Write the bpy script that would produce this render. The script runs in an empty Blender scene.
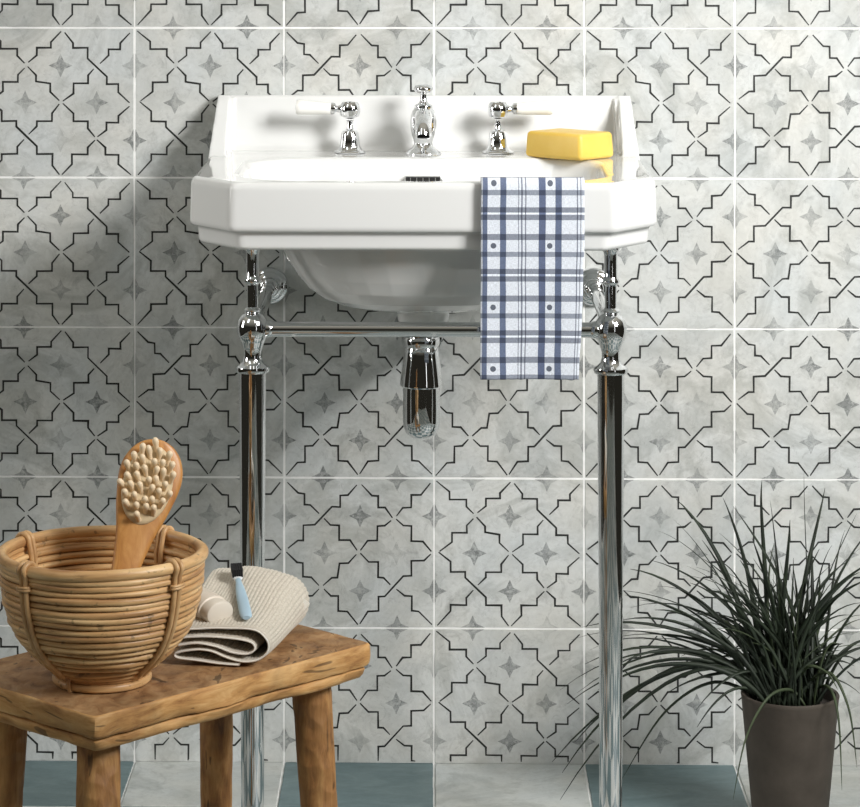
import bpy, bmesh, math, random
from mathutils import Vector, Matrix, noise
from math import sin, cos, pi, radians as R, sqrt

random.seed(7)
SC = bpy.context.scene
COL = SC.collection

# ------------------------------------------------------------------ camera
F, D, ZC, YAW = 2840.0, 3.8, 1.1545, R(1.2)
CX = 432 - F * math.tan(YAW)
HY = -100.0
cam = bpy.data.cameras.new('camera')
camo = bpy.data.objects.new('camera', cam)
COL.objects.link(camo)
camo.location = (0, -D, ZC)
camo.rotation_euler = (pi / 2, 0, YAW)
cam.sensor_fit = 'HORIZONTAL'
cam.sensor_width = 36
cam.lens = F * 36 / 860
cam.shift_x = (430 - CX) / 860
cam.shift_y = -(403.5 - HY) / 860
cam.clip_end = 50
SC.camera = camo

# ------------------------------------------------------------------ world, lights, exposure
w = bpy.data.worlds.new('studio'); SC.world = w
w.use_nodes = True
nt = w.node_tree; nt.nodes.clear()
o_ = nt.nodes.new('ShaderNodeOutputWorld'); bg = nt.nodes.new('ShaderNodeBackground')
tc = nt.nodes.new('ShaderNodeTexCoord'); sp = nt.nodes.new('ShaderNodeSeparateXYZ')
rp = nt.nodes.new('ShaderNodeValToRGB')
nt.links.new(tc.outputs['Generated'], sp.inputs[0])
mr = nt.nodes.new('ShaderNodeMapRange'); mr.inputs[1].default_value = -1; mr.inputs[2].default_value = 1
nt.links.new(sp.outputs['Z'], mr.inputs[0]); nt.links.new(mr.outputs[0], rp.inputs[0])
rp.color_ramp.elements[0].position = .60; rp.color_ramp.elements[0].color = (.028, .026, .020, 1)
rp.color_ramp.elements[1].position = .95; rp.color_ramp.elements[1].color = (.62, .585, .49, 1)
nt.links.new(rp.outputs[0], bg.inputs[0]); bg.inputs[1].default_value = 0.55
nt.links.new(bg.outputs[0], o_.inputs[0])

def area(name, loc, target, sx, sy, power, color=(1, 1, 1), spread=180):
    l = bpy.data.lights.new(name, 'AREA'); l.shape = 'RECTANGLE'
    l.size = sx; l.size_y = sy; l.energy = power; l.color = color; l.spread = R(spread)
    o = bpy.data.objects.new(name, l); COL.objects.link(o); o.location = loc
    o.rotation_euler = (Vector(target) - Vector(loc)).to_track_quat('-Z', 'Y').to_euler()
    return o
area('key_light', (1.68, -1.95, 1.90), (0.3, 0, .98), .75, .75, 23.5, (1, .99, .975), 96)
area('fill_softbox', (-1.5, -2.2, 2.9), (-.1, 0, .5), .7, 1.5, 6, (.93, .97, 1))
area('strip_softbox', (.9, -2.6, 3.0), (0, 0, .5), .35, 1.4, 3, (1, 1, 1))
area('left_strip', (-2.0, -.85, 1.25), (-.28, -.42, .80), .30, 1.0, 1.0, (1, .98, .94), 45)
area('right_strip', (1.5, -3.1, 1.0), (.1, 0, .6), .10, 1.6, 1.2)
SC.view_settings.view_transform = 'Standard'
SC.view_settings.look = 'None'
SC.view_settings.gamma = 1
SC.view_settings.use_curve_mapping = False
SC.view_settings.exposure = 0.33

# ------------------------------------------------------------------ helpers
def P(px, py, d):
    """world point seen at photo position px,py, at distance d in front of the wall"""
    u = (px - CX) / F; v = -(py - HY) / F
    dx = -sin(YAW) + u * cos(YAW); dy = cos(YAW) + u * sin(YAW)
    t = (D - d) / dy
    return Vector((dx * t, -d, ZC + v * t))

class MB:
    def __init__(s): s.v = []; s.f = []; s.m = []; s.uv = None
    def add(s, vs, fs, mi=0):
        n = len(s.v); s.v += [Vector(p) for p in vs]
        s.f += [tuple(i + n for i in f) for f in fs]; s.m += [mi] * len(fs)
        return s
    def box(s, c, size, mi=0, rot=None):
        x, y, z = [a / 2 for a in size]
        vs = [Vector((i * x, j * y, k * z)) for i in (-1, 1) for j in (-1, 1) for k in (-1, 1)]
        if rot: vs = [rot @ p for p in vs]
        vs = [p + Vector(c) for p in vs]
        return s.add(vs, [(0, 1, 3, 2), (4, 6, 7, 5), (0, 4, 5, 1), (2, 3, 7, 6), (0, 2, 6, 4), (1, 5, 7, 3)], mi)
    def grid(s, rows, mi=0, closed=False, caps=False):
        n = len(rows[0]); vs = [p for r in rows for p in r]; fs = []
        for i in range(len(rows) - 1):
            for j in range(n if closed else n - 1):
                k = (j + 1) % n
                fs.append((i * n + j, i * n + k, (i + 1) * n + k, (i + 1) * n + j))
        if caps:
            fs.append(tuple(range(n))[::-1]); fs.append(tuple((len(rows) - 1) * n + j for j in range(n)))
        return s.add(vs, fs, mi)
    def lathe(s, prof, loc=(0, 0, 0), mat=None, seg=32, mi=0, ry=1.0, caps=True):
        rows = []
        for r, z in prof:
            row = []
            for j in range(seg):
                a = 2 * pi * j / seg
                p = Vector((r * cos(a), r * sin(a) * ry, z))
                if mat: p = mat @ p
                row.append(p + Vector(loc))
            rows.append(row)
        return s.grid(rows, mi, True, caps)
    def tube(s, path, rad, seg=12, mi=0, closed=False, caps=True, flat=1.0):
        path = [Vector(p) for p in path]; n = len(path); rows = []
        if not hasattr(rad, '__len__'): rad = [rad] * n
        up = None
        for i in range(n):
            if closed: t = path[(i + 1) % n] - path[i - 1]
            else: t = path[min(i + 1, n - 1)] - path[max(i - 1, 0)]
            t.normalize()
            if up is None:
                up = Vector((0, 0, 1)) if abs(t.z) < .9 else Vector((1, 0, 0))
            up = (up - t * up.dot(t)).normalized(); sd = t.cross(up)
            rows.append([path[i] + (up * cos(2 * pi * j / seg) * flat + sd * sin(2 * pi * j / seg)) * rad[i] for j in range(seg)])
        if closed: rows.append(rows[0]); caps = False
        return s.grid(rows, mi, True, caps)
    def build(s, name, mats, parent=None, org=None, smooth=True, sharp=40):
        if not isinstance(mats, (list, tuple)): mats = [mats]
        if parent is not None: o0 = ORG[parent.name]
        else: o0 = Vector(org) if org is not None else Vector((0, 0, 0))
        me = bpy.data.meshes.new(name)
        me.from_pydata([tuple(p - o0) for p in s.v], [], s.f)
        for m in mats: me.materials.append(m)
        me.polygons.foreach_set('material_index', s.m)
        if s.uv:
            ul = me.uv_layers.new(name='UVMap')
            for lp in me.loops: ul.data[lp.index].uv = s.uv[lp.vertex_index]
        bm = bmesh.new(); bm.from_mesh(me)
        bmesh.ops.recalc_face_normals(bm, faces=bm.faces)
        if smooth:
            for f in bm.faces: f.smooth = True
            for e in bm.edges:
                if len(e.link_faces) == 2 and e.calc_face_angle(0) > R(sharp): e.smooth = False
        bm.to_mesh(me); bm.free()
        o = bpy.data.objects.new(name, me); COL.objects.link(o)
        if parent is not None: o.parent = parent
        else: o.location = o0
        ORG[o.name] = o0
        return o
ORG = {}

def tag(o, label=None, cat=None, group=None, kind=None):
    if label: o['label'] = label
    if cat: o['category'] = cat
    if group: o['group'] = group
    if kind: o['kind'] = kind
    return o
def thing(name, loc, label, cat, group=None):
    o = bpy.data.objects.new(name, None); COL.objects.link(o); o.location = loc
    o.empty_display_size = .02
    ORG[o.name] = Vector(loc)
    return tag(o, label, cat, group)

def catmull(pts, n=8, closed=False):
    pts = [Vector(p) for p in pts]; out = []; N = len(pts)
    rng = range(N) if closed else range(N - 1)
    for i in rng:
        if closed: a, b, c, d = pts[i - 1], pts[i], pts[(i + 1) % N], pts[(i + 2) % N]
        else: a, b, c, d = pts[max(i - 1, 0)], pts[i], pts[i + 1], pts[min(i + 2, N - 1)]
        for k in range(n):
            t = k / n
            out.append(.5 * ((2 * b) + (c - a) * t + (2 * a - 5 * b + 4 * c - d) * t * t + (3 * b - a - 3 * c + d) * t ** 3))
    if not closed: out.append(pts[-1])
    return out

# ------------------------------------------------------------------ materials
class NB:
    def __init__(s, name, rough=.5, metal=0, col=(.5, .5, .5), spec=.5):
        s.m = bpy.data.materials.new(name); s.m.use_nodes = True; s.t = s.m.node_tree
        s.b = s.t.nodes['Principled BSDF']
        s.b.inputs['Roughness'].default_value = rough; s.b.inputs['Metallic'].default_value = metal
        s.b.inputs['Base Color'].default_value = (*col, 1); s.b.inputs['Specular IOR Level'].default_value = spec
    def n(s, kind, **kw):
        x = s.t.nodes.new(kind)
        for k, v in kw.items():
            if isinstance(k, str) and hasattr(x, k): setattr(x, k, v)
        return x
    def l(s, a, b): s.t.links.new(a, b)
    def coord(s, which='Object', scale=(1, 1, 1), loc=(0, 0, 0)):
        c = s.n('ShaderNodeTexCoord'); mp = s.n('ShaderNodeMapping')
        s.l(c.outputs[which], mp.inputs[0]); mp.inputs['Scale'].default_value = scale; mp.inputs['Location'].default_value = loc
        return mp.outputs[0]
    def noise(s, vec, scale=5, detail=4, rough=.55, dist=0):
        x = s.n('ShaderNodeTexNoise'); s.l(vec, x.inputs['Vector']); x.inputs['Scale'].default_value = scale
        x.inputs['Detail'].default_value = detail; x.inputs['Roughness'].default_value = rough; x.inputs['Distortion'].default_value = dist
        return x.outputs['Fac']
    def ramp(s, fac, stops, mode='LINEAR'):
        x = s.n('ShaderNodeValToRGB'); s.l(fac, x.inputs[0]); cr = x.color_ramp; cr.interpolation = mode
        while len(cr.elements) < len(stops): cr.elements.new(.5)
        for e, (p, c) in zip(cr.elements, stops):
            e.position = p; e.color = (*c, 1) if hasattr(c, '__len__') else (c, c, c, 1)
        return x.outputs[0]
    def mix(s, a, b, fac=.5, mode='MIX'):
        x = s.n('ShaderNodeMix'); x.data_type = 'RGBA'; x.blend_type = mode
        for v, i in ((fac, 0), (a, 6), (b, 7)):
            if hasattr(v, 'links') or isinstance(v, bpy.types.NodeSocket): s.l(v, x.inputs[i])
            elif hasattr(v, '__len__'): x.inputs[i].default_value = (*v, 1)
            else: x.inputs[i].default_value = v if i == 0 else (v, v, v, 1)
        return x.outputs[2]
    def math(s, op, a, b=None, c=None):
        x = s.n('ShaderNodeMath'); x.operation = op
        for i, v in enumerate((a, b, c)):
            if v is None: continue
            if isinstance(v, bpy.types.NodeSocket): s.l(v, x.inputs[i])
            else: x.inputs[i].default_value = v
        return x.outputs[0]
    def color(s, c): s.l(c, s.b.inputs['Base Color'])
    def rough(s, c): s.l(c, s.b.inputs['Roughness'])
    def bump(s, h, strength=.3, dist=.001):
        x = s.n('ShaderNodeBump'); x.inputs['Strength'].default_value = strength; x.inputs['Distance'].default_value = dist
        s.l(h, x.inputs['Height']); s.l(x.outputs[0], s.b.inputs['Normal'])

TW = .2006
X0 = -.3984; Z0 = .9833      # a wall grout crossing

def tile_base(name, lo, hi, rough=.42, warm=(1, .985, .945), cool=(.965, .99, 1.0), floor=False):
    n = NB(name, rough)
    v = n.coord('Object')
    big = n.noise(v, 6, 6, .62, .8); mid = n.noise(v, 30, 9, .78, 1.0); fine = n.noise(v, 160, 3, .6)
    # per tile variation
    c = n.n('ShaderNodeTexCoord'); mp = n.n('ShaderNodeMapping'); n.l(c.outputs['Object'], mp.inputs[0])
    mp.inputs['Location'].default_value = (-X0, 0, -Z0) if not floor else (-X0, 0, 0)
    dv = n.n('ShaderNodeVectorMath'); dv.operation = 'DIVIDE'; n.l(mp.outputs[0], dv.inputs[0]); dv.inputs[1].default_value = (TW, TW * 50, TW)
    fl = n.n('ShaderNodeVectorMath'); fl.operation = 'FLOOR'; n.l(dv.outputs[0], fl.inputs[0])
    wn = n.n('ShaderNodeTexWhiteNoise'); n.l(fl.outputs[0], wn.inputs[0])
    a = n.ramp(big, [(.3, lo), (.5, hi), (.58, lo), (.7, hi)])
    b = n.ramp(mid, [(.28, .68), (.40, .90), (.50, 1.0), (.62, .97), (.74, 1.14)])
    x = n.mix(a, b, 1, 'MULTIPLY')
    x = n.mix(x, n.ramp(wn.outputs['Value'], [(0, .93), (1, 1.04)]), 1, 'MULTIPLY')
    x = n.mix(x, n.ramp(n.noise(v, 60, 8, .85, 1.6), [(.34, .80), (.46, 1), (.6, 1.0), (.72, 1.1)]), 1, 'MULTIPLY')
    x = n.mix(x, n.ramp(fine, [(.2, .95), (.8, 1.04)]), 1, 'MULTIPLY')
    x = n.mix(x, n.mix(warm, cool, n.ramp(n.noise(v, 9, 3, .5), [(.35, 0), (.65, 1)])), 1, 'MULTIPLY')
    return n, x, (big, mid, fine)

n, tcol, (tb, tm, tf) = tile_base('wall_tile_glaze', (.46, .47, .455), (.61, .62, .61))
n.color(tcol); n.bump(tm, .25, .0006); n.rough(n.ramp(tb, [(.3, .38), (.7, .55)])); M_TILE = n.m
n, tcol, (tb, tm, tf) = tile_base('tile_star_print', (.46, .47, .455), (.61, .62, .61))
v = n.coord('Object')
wear = n.ramp(n.noise(v, 75, 7, .8, 1.2), [(.34, 0), (.43, .95), (.52, .55), (.60, 1)])
strength = n.ramp(n.noise(v, 10, 3, .5), [(.36, .12), (.50, .75), (.6, 1)])
scr = n.ramp(n.noise(v, 170, 3, .7), [(.38, .5), (.50, 1)])
n.color(n.mix(tcol, (.13, .14, .14), n.math('MULTIPLY', n.math('MULTIPLY', wear, strength), scr))); M_STAR = n.m
n = NB('tile_line_print', .5, col=(.018, .019, .018)); M_LINE = n.m
n = NB('white_grout', .9); v = n.coord('Object')
n.color(n.ramp(n.noise(v, 60, 4), [(.3, (.80, .80, .78)), (.7, (.93, .93, .92))])); M_GROUT = n.m
n, c, (a, b, f_) = tile_base('floor_tile_grey', (.42, .44, .43), (.56, .58, .57), .5, floor=True)
n.color(c); n.bump(b, .3, .0006); M_FGREY = n.m
n = NB('floor_tile_teal', .45); v = n.coord('Object', (1, 2.2, 1))
a = n.ramp(n.noise(v, 14, 6, .65, 1), [(.3, (.085, .135, .145)), (.7, (.15, .215, .225))])
n.color(n.mix(a, n.ramp(n.noise(v, 120, 3), [(.2, .88), (.8, 1.1)]), 1, 'MULTIPLY')); n.bump(n.noise(v, 40, 4), .3, .0006); M_FTEAL = n.m

n = NB('white_vitreous_china', .08, col=(.73, .735, .725), spec=.5)
n.b.inputs['Coat Weight'].default_value = .5; n.b.inputs['Coat Roughness'].default_value = .03; M_CHINA = n.m
n = NB('polished_chrome', .045, 1, (.80, .81, .82)); v = n.coord('Object')
n.rough(n.ramp(n.noise(v, 30, 3), [(.3, .035), (.75, .07)])); M_CHROME = n.m
n = NB('black_void', .6, col=(.006, .006, .006)); M_BLACK = n.m
n = NB('white_lever_ceramic', .14, col=(.86, .85, .81)); M_LEVER = n.m
n = NB('yellow_soap', .42, col=(.80, .58, .12)); v = n.coord('Object')
n.color(n.ramp(n.noise(v, 22, 3), [(.3, (.74, .48, .07)), (.7, (.80, .56, .12))]))
n.b.inputs['Subsurface Weight'].default_value = .15; n.b.inputs['Subsurface Radius'].default_value = (.01, .006, .002)
n.b.inputs['Subsurface Scale'].default_value = .5
n.bump(n.noise(v, 90, 3), .12, .0008); M_SOAP = n.m

# hewn wood
def wood(name, c0, c1, c2, axis_scale, bump=.6, facet=38):
    n = NB(name, .62); v = n.coord('Object', axis_scale)
    g = n.noise(v, 60, 6, .65, .5); v2 = n.coord('Object'); big = n.noise(v2, 9, 4, .6, .6)
    a = n.ramp(g, [(.28, c0), (.48, c1), (.72, c2)])
    a = n.mix(a, n.ramp(big, [(.25, .62), (.5, .95), (.75, 1.18)]), 1, 'MULTIPLY')
    vo = n.n('ShaderNodeTexVoronoi'); vo.feature = 'SMOOTH_F1'; n.l(v2, vo.inputs['Vector']); vo.inputs['Scale'].default_value = facet
    vo.inputs['Smoothness'].default_value = .25
    h = n.math('ADD', n.math('MULTIPLY', vo.outputs['Distance'], 1.1), n.math('MULTIPLY', g, .35))
    n.bump(h, bump, .004)
    # cracks and knots
    cr = n.noise(n.coord('Object', axis_scale, (3, 1, 2)), 26, 2, .5, 2.5)
    a = n.mix(a, n.ramp(cr, [(.0, .3), (.315, .42), (.345, 1), (1, 1)]), 1, 'MULTIPLY')
    n.color(a); return n.m
M_WOOD_TOP = wood('stool_seat_worn_shaded_wood', (.17, .078, .030), (.36, .195, .083), (.52, .33, .165), (1, .6, 1), 1.0, 34)  # worn top, its colour also darkened for the light grazing it
M_WOOD_EDGE = wood('stool_edge_wood', (.27, .115, .032), (.53, .28, .095), (.73, .46, .20), (.3, .3, 1.6), .45, 40)
M_WOOD_LEG = wood('stool_leg_wood', (.14, .055, .016), (.36, .17, .053), (.56, .315, .115), (1.2, 1.2, .22), .8, 55)

n = NB('rattan_cane', .42); c = n.n('ShaderNodeTexCoord')
v = n.coord('Object', (7, 7, 95)); v1 = n.coord('Object', (40, 40, 130)); v2 = n.coord('Object')
a = n.ramp(n.noise(v, 1.3, 3, .6), [(.3, (.36, .18, .07)), (.5, (.60, .36, .155)), (.68, (.80, .55, .28))])
a = n.mix(a, n.ramp(n.noise(v1, 1.2, 4, .7), [(.25, .55), (.42, .98), (.8, 1.1)]), 1, 'MULTIPLY')
a = n.mix(a, n.ramp(n.noise(v2, 95, 2), [(.30, .35), (.36, 1), (1, 1)]), .7, 'MULTIPLY')
n.color(a); n.bump(n.noise(v1, 2, 3), .25, .0008); M_CANE = n.m
n = NB('rattan_binding', .42); v1 = n.coord('Object', (60, 60, 20))
n.color(n.ramp(n.noise(v1, 1.6, 4, .6), [(.25, (.32, .16, .065)), (.5, (.57, .345, .155)), (.75, (.70, .46, .24))])); n.bump(n.noise(v1, 3, 3), .2, .0008); M_BIND = n.m

n = NB('brush_beech', .4); v = n.coord('Object', (9, 9, 1.1))
a = n.ramp(n.noise(v, 9, 6, .6, 1.2), [(.25, (.34, .135, .034)), (.5, (.49, .225, .06)), (.75, (.61, .32, .10))])
n.color(a); n.bump(n.noise(v, 20, 4), .12, .0005); M_BEECH = n.m
n = NB('cream_rubber_pad', .6, col=(.62, .49, .30)); M_PAD = n.m
n = NB('cream_peg', .42, col=(.82, .66, .45)); M_PEG = n.m
n = NB('beige_waffle_cloth', .9); v = n.coord('Object')
a = n.ramp(n.noise(v, 420, 2), [(.3, (.48, .43, .355)), (.7, (.62, .575, .49))])
n.color(a); n.bump(n.noise(v, 900, 2), .4, .0006)
n.b.inputs['Sheen Weight'].default_value = .2; M_CLOTH = n.m
n = NB('white_hem_thread', .9, col=(.8, .78, .72)); M_HEM = n.m
n = NB('cream_bottle_plastic', .4, col=(.74, .66, .56)); M_BOT = n.m
n = NB('pale_cap_plastic', .38, col=(.72, .66, .57)); M_CAP = n.m
n = NB('pale_blue_plastic', .35, col=(.40, .55, .66)); M_BLUE = n.m
n = NB('white_plastic', .35, col=(.75, .78, .8)); M_WPL = n.m
n = NB('black_bristles', .8, col=(.012, .012, .013)); v = n.coord('Object'); n.bump(n.noise(v, 1500, 2), 1, .001); M_BRIS = n.m
n = NB('brown_clay_pot', .75); v = n.coord('Object')
n.color(n.ramp(n.noise(v, 25, 5, .6), [(.3, (.046, .036, .027)), (.7, (.072, .058, .045))])); n.bump(n.noise(v, 120, 4), .2, .001); M_POT = n.m
n = NB('potting_soil', .95); v = n.coord('Object')
n.color(n.ramp(n.noise(v, 120, 4), [(.3, (.008, .006, .005)), (.7, (.04, .028, .02))])); n.bump(n.noise(v, 150, 4), 1, .004); M_SOIL = n.m
def leafmat(name, lo, hi):
    n = NB(name, .6); v = n.coord('Object')
    n.color(n.ramp(n.noise(v, 22, 3), [(.3, lo), (.7, hi)]))
    return n.m
M_LEAF = leafmat('dark_grass_leaf', (.007, .012, .007), (.020, .032, .015))
M_LEAF2 = leafmat('light_grass_leaf', (.03, .045, .02), (.07, .095, .045))

# checked cloth, UV in metres
n = NB('checked_tea_towel_cotton', .85)
uvn = n.n('ShaderNodeTexCoord'); sx = n.n('ShaderNodeSeparateXYZ'); n.l(uvn.outputs['UV'], sx.inputs[0])
U, V = sx.outputs['X'], sx.outputs['Y']
def stripes(lst, total, base=(1, 1, 1)):
    st = [(0, base)]
    for a, b, c in lst: st += [(a / total, c), (b / total, base)]
    return st
navy = (.17, .205, .30); thin = (.30, .31, .36); grey = (.33, .345, .385)
ucr = 373.0
ul_ = [(5, 22, navy), (68, 90, navy), (133, 136, thin), (143, 150, thin), (158, 162, thin), (208, 233, (.15, .18, .28)),
       (268, 290, navy), (345, 349, thin), (357, 361, thin)]
cu = n.ramp(n.math('DIVIDE', U, .123), stripes(ul_, ucr), 'CONSTANT')
per = 220.0
vl = [(20, 38, (.38, .40, .44)), (80, 102, grey), (152, 171, grey), (174, 178, (1.25, 1.25, 1.25)), (178, 197, grey)]
vper = .0719
vf = n.math('FRACT', n.math('ADD', n.math('DIVIDE', V, vper), 0.0))
cv = n.ramp(vf, stripes(vl, per), 'CONSTANT')
base = (.74, .785, .86)
x = n.mix(n.mix(base, cu, 1, 'MULTIPLY'), cv, 1, 'MULTIPLY')
# thread texture
v = n.coord('UV', (1, 1, 1))
x = n.mix(x, n.ramp(n.noise(n.coord('UV', (2600, 260, 1)), 1, 2), [(.3, .72), (.7, 1.15)]), .85, 'MULTIPLY')
x = n.mix(x, n.ramp(n.noise(n.coord('UV', (260, 2600, 1)), 1, 2), [(.3, .72), (.7, 1.15)]), .85, 'MULTIPLY')
# woven dots
dots = None
for uc in (45, 249):
    du = n.math('SUBTRACT', U, uc / ucr * .123)
    dv = n.math('MULTIPLY', n.math('SUBTRACT', vf, 60 / per), vper)
    dd = n.math('SQRT', n.math('ADD', n.math('MULTIPLY', du, du), n.math('MULTIPLY', dv, dv)))
    k = n.math('LESS_THAN', dd, .0033)
    dots = k if dots is None else n.math('MAXIMUM', dots, k)
x = n.mix(x, (.10, .115, .15), dots)
n.color(x); n.bump(n.noise(n.coord('UV', (900, 900, 1)), 1, 2), .4, .0006)
n.b.inputs['Sheen Weight'].default_value = .15; M_CHECK = n.m

# ------------------------------------------------------------------ wall
TV = [  # polylines and stars in tile units, origin top left, from one tile
 [(28,28),(95,82),(95,122),(180,122),(180,158),(217,195)], [(405,32),(352,88),(352,116),(280,116),(280,155),(236,190)],
 [(423,38),(465,92),(465,117),(541,117),(541,172),(638,265),(638,303),(697,303),(697,345),(755,397)],
 [(757,40),(707,92),(707,124),(647,124),(647,155),(603,198)], [(572,225),(543,258),(543,299),(468,299),(468,352),(414,390)],
 [(232,212),(276,258),(276,289),(349,300),(349,343),(396,388)], [(217,220),(183,255),(183,292),(107,292),(107,340),(45,388)],
 [(40,392),(100,440),(100,493),(175,493),(175,522),(280,622),(280,662),(360,662),(360,720),(395,768)],
 [(396,405),(358,453),(358,494),(280,494),(280,520),(238,560)], [(414,402),(467,453),(467,494),(541,494),(541,530),(576,573)],
 [(755,415),(697,465),(697,500),(637,500),(637,540),(590,573)], [(215,586),(180,625),(180,662),(100,662),(100,693),(32,768)],
 [(577,590),(540,627),(540,663),(460,663),(460,715),(408,768)], [(587,588),(632,628),(632,665),(698,665),(698,715),(762,768)]]
TV = [[((a - 20) / 755, (b - 18) / 759) for a, b in l] for l in TV]
THa = [
 [(30,55),(85,110),(118,115),(118,168),(148,170),(192,215)], [(385,67),(340,120),(300,122),(300,180),(258,180),(170,272),(112,275),(112,353),(85,353),(33,393)],
 [(408,65),(462,122),(494,124),(494,183),(530,183),(566,235)], [(217,240),(250,273),(294,275),(294,350),(350,350),(387,403)],
 [(560,248),(527,275),(490,277),(490,350),(440,352),(403,403)], [(25,412),(80,465),(110,468),(110,538),(152,540),(192,583)],
 [(383,423),(342,467),(297,469),(286,542),(257,543),(212,583)], [(403,417),(445,461),(494,461),(494,540),(522,542),(555,577)],
 [(192,600),(160,635),(120,637),(120,720),(82,722),(25,787)], [(217,600),(252,635),(290,636),(290,712),(337,715),(390,783)]]
THb = [[(760,40),(712,100),(663,102),(663,165),(620,167),(587,210)], [(585,225),(622,258),(663,260),(663,338),(722,340),(765,390)],
 [(762,403),(727,437),(663,439),(663,515),(622,517),(528,622),(496,623),(496,697),(442,700),(400,765)],
 [(587,585),(628,618),(665,620),(665,695),(700,698),(768,765)]]
TH = [[((a - 20) / 755, (b - 37) / 757) for a, b in l] for l in THa] + [[((a - 22) / 753, (b - 20) / 760) for a, b in l] for l in THb]
STARS = [(.505, .25), (.265, .50), (.75, .50), (.505, .755)]
HALF = [(.255, 0, 't'), (.755, 0, 't'), (.255, 1, 'b'), (.755, 1, 'b'), (0, .25, 'l'), (1, .25, 'r'), (0, .755, 'l'), (1, .755, 'r')]
KIND = {0: 'VVHVVH', 1: 'VVHVVH', 2: 'VVHHHH', 3: 'VHHHHH', 4: 'VHHVHH', 5: 'VHHVHH'}

wall = MB()
C0, C1, R0, R1 = -4, 10, -5, 6
HE = TW / 2
wall.box(((C0 + C1) / 2 * TW + X0 - TW, .0090, .95), ((C1 - C0) * TW, .02, 2.1), 1)
LW = .0029
def strip(mb, pts, wd, y, mi):
    n = len(pts); rows = []
    for i, p in enumerate(pts):
        a = (pts[i] - pts[i - 1]).normalized() if i > 0 else None
        b = (pts[i + 1] - pts[i]).normalized() if i < n - 1 else None
        t = ((a or b) + (b or a)).normalized()
        nn = Vector((-t.y, t.x)); k = 1 / max(.5, abs(nn.dot(Vector((-(a or b).y, (a or b).x)))))
        wv = wd * (0.85 + .3 * noise.noise(Vector((p.x * 90, p.y * 90, 3)))) / 2
        if i in (0, n - 1): wv *= .6
        q, r = p + nn * wv * k, p - nn * wv * k
        rows.append([(q.x, y, q.y), (r.x, y, r.y)])
    mb.grid([[Vector(a) for a in r] for r in rows], mi)
def clipz(pts, z):
    out = []
    for i, p in enumerate(pts):
        if i and ((pts[i - 1].y < z) != (p.y < z)):
            a = pts[i - 1]; t = (z - a.y) / (p.y - a.y); q = a.lerp(p, t)
            out.append(q)
            if p.y < z: break
        if p.y >= z: out.append(p)
    return out
for r in range(R0, R1):
    for c in range(C0, C1):
        rnd = random.Random(r * 100 + c)
        g = .0012
        jx, jz, jy = rnd.uniform(-.0004, .0004), rnd.uniform(-.0004, .0004), rnd.uniform(-.0003, .0003)
        xa = X0 + (c - 1) * TW + g + jx; xb = xa + TW - 2 * g
        zt = Z0 - (r - 1) * TW - g + jz; zb = zt - TW + 2 * g
        zt0, hh = zt, TW - 2 * g
        zb_c = max(zb, .0002)
        if zt < .01 or zt > 2.0: continue
        # bevelled tile with a softly uneven edge
        yf = -.0016 + jy; bv = .0005
        def ring(ins, y):
            out = []
            K = 10
            pts = [(xa, zt), (xb, zt), (xb, zb_c), (xa, zb_c)]
            for e in range(4):
                (x1, z1), (x2, z2) = pts[e], pts[(e + 1) % 4]
                for k in range(K):
                    t = k / K; X = x1 + (x2 - x1) * t; Z = z1 + (z2 - z1) * t
                    wob = .0003 * noise.noise(Vector((X * 60, e * 3, Z * 60)))
                    cxm, czm = (xa + xb) / 2, (zt + zb_c) / 2
                    X -= math.copysign(min(ins + wob, abs(X - cxm)), X - cxm) if abs(abs(X - cxm) - (xb - xa) / 2) < 1e-6 else 0
                    Z -= math.copysign(min(ins + wob, abs(Z - czm)), Z - czm) if abs(abs(Z - czm) - (zt - zb_c) / 2) < 1e-6 else 0
                    out.append(Vector((X, y, Z)))
            return out
        rows = [ring(0, .004), ring(0, yf + bv), ring(bv, yf)]
        wall.grid(rows, 0, True); nb = len(wall.v)
        wall.f.append(tuple(range(nb - 40, nb))); wall.m.append(0)
        kind = KIND[r][c] if r in KIND and 0 <= c < 6 else rnd.choice('VH')
        W = xb - xa
        for pl in (TV if kind == 'V' else TH):
            pts = [Vector((xa + u * W + .0005 * noise.noise(Vector((u * 9, v * 9, r * 7 + c))), zt0 - v * hh + .0005 * noise.noise(Vector((u * 9, v * 9 + 50, r * 7 + c))))) for u, v in pl]
            pts = clipz(pts, .003) if zb < 0 else pts
            if len(pts) > 1: strip(wall, pts, LW, yf - .0002, 2)
        def star(u, v, h='f'):
            cx, cz = xa + u * W, zt0 - v * hh; rr = .0158 * rnd.uniform(.93, 1.05); pts = []
            A0, A1 = {'f': (0, 16), 't': (8, 16), 'b': (0, 8), 'l': (-4, 4), 'r': (4, 12)}[h]
            for k in range(A0, A1 + (0 if h == 'f' else 1)):
                q = k % 4; a = 2 * pi * k / 16
                rad = {0: 1, 1: .56, 2: .44, 3: .56}[q] * rr
                pts.append(Vector((cx + rad * cos(a), yf - .00012, cz + rad * sin(a))))
            if h != 'f': pts.append(Vector((cx, yf - .00012, cz)))
            else: pass
            if min(p.z for p in pts) < .002: return
            n0 = len(wall.v); cc = Vector((cx, yf - .00012, cz)) if h == 'f' else pts.pop()
            wall.v += [cc] + pts; m = len(pts)
            for k in range(m if h == 'f' else m - 1):
                wall.f.append((n0, n0 + 1 + k, n0 + 1 + (k + 1) % m)); wall.m.append(3)
        for u, v in STARS: star(u, v)
        for u, v, h in HALF: star(u, v, h)
tag(wall.build('wall_back', [M_TILE, M_GROUT, M_LINE, M_STAR], smooth=False), 'grey patterned wall tiles with black line stars', kind='structure')

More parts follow.
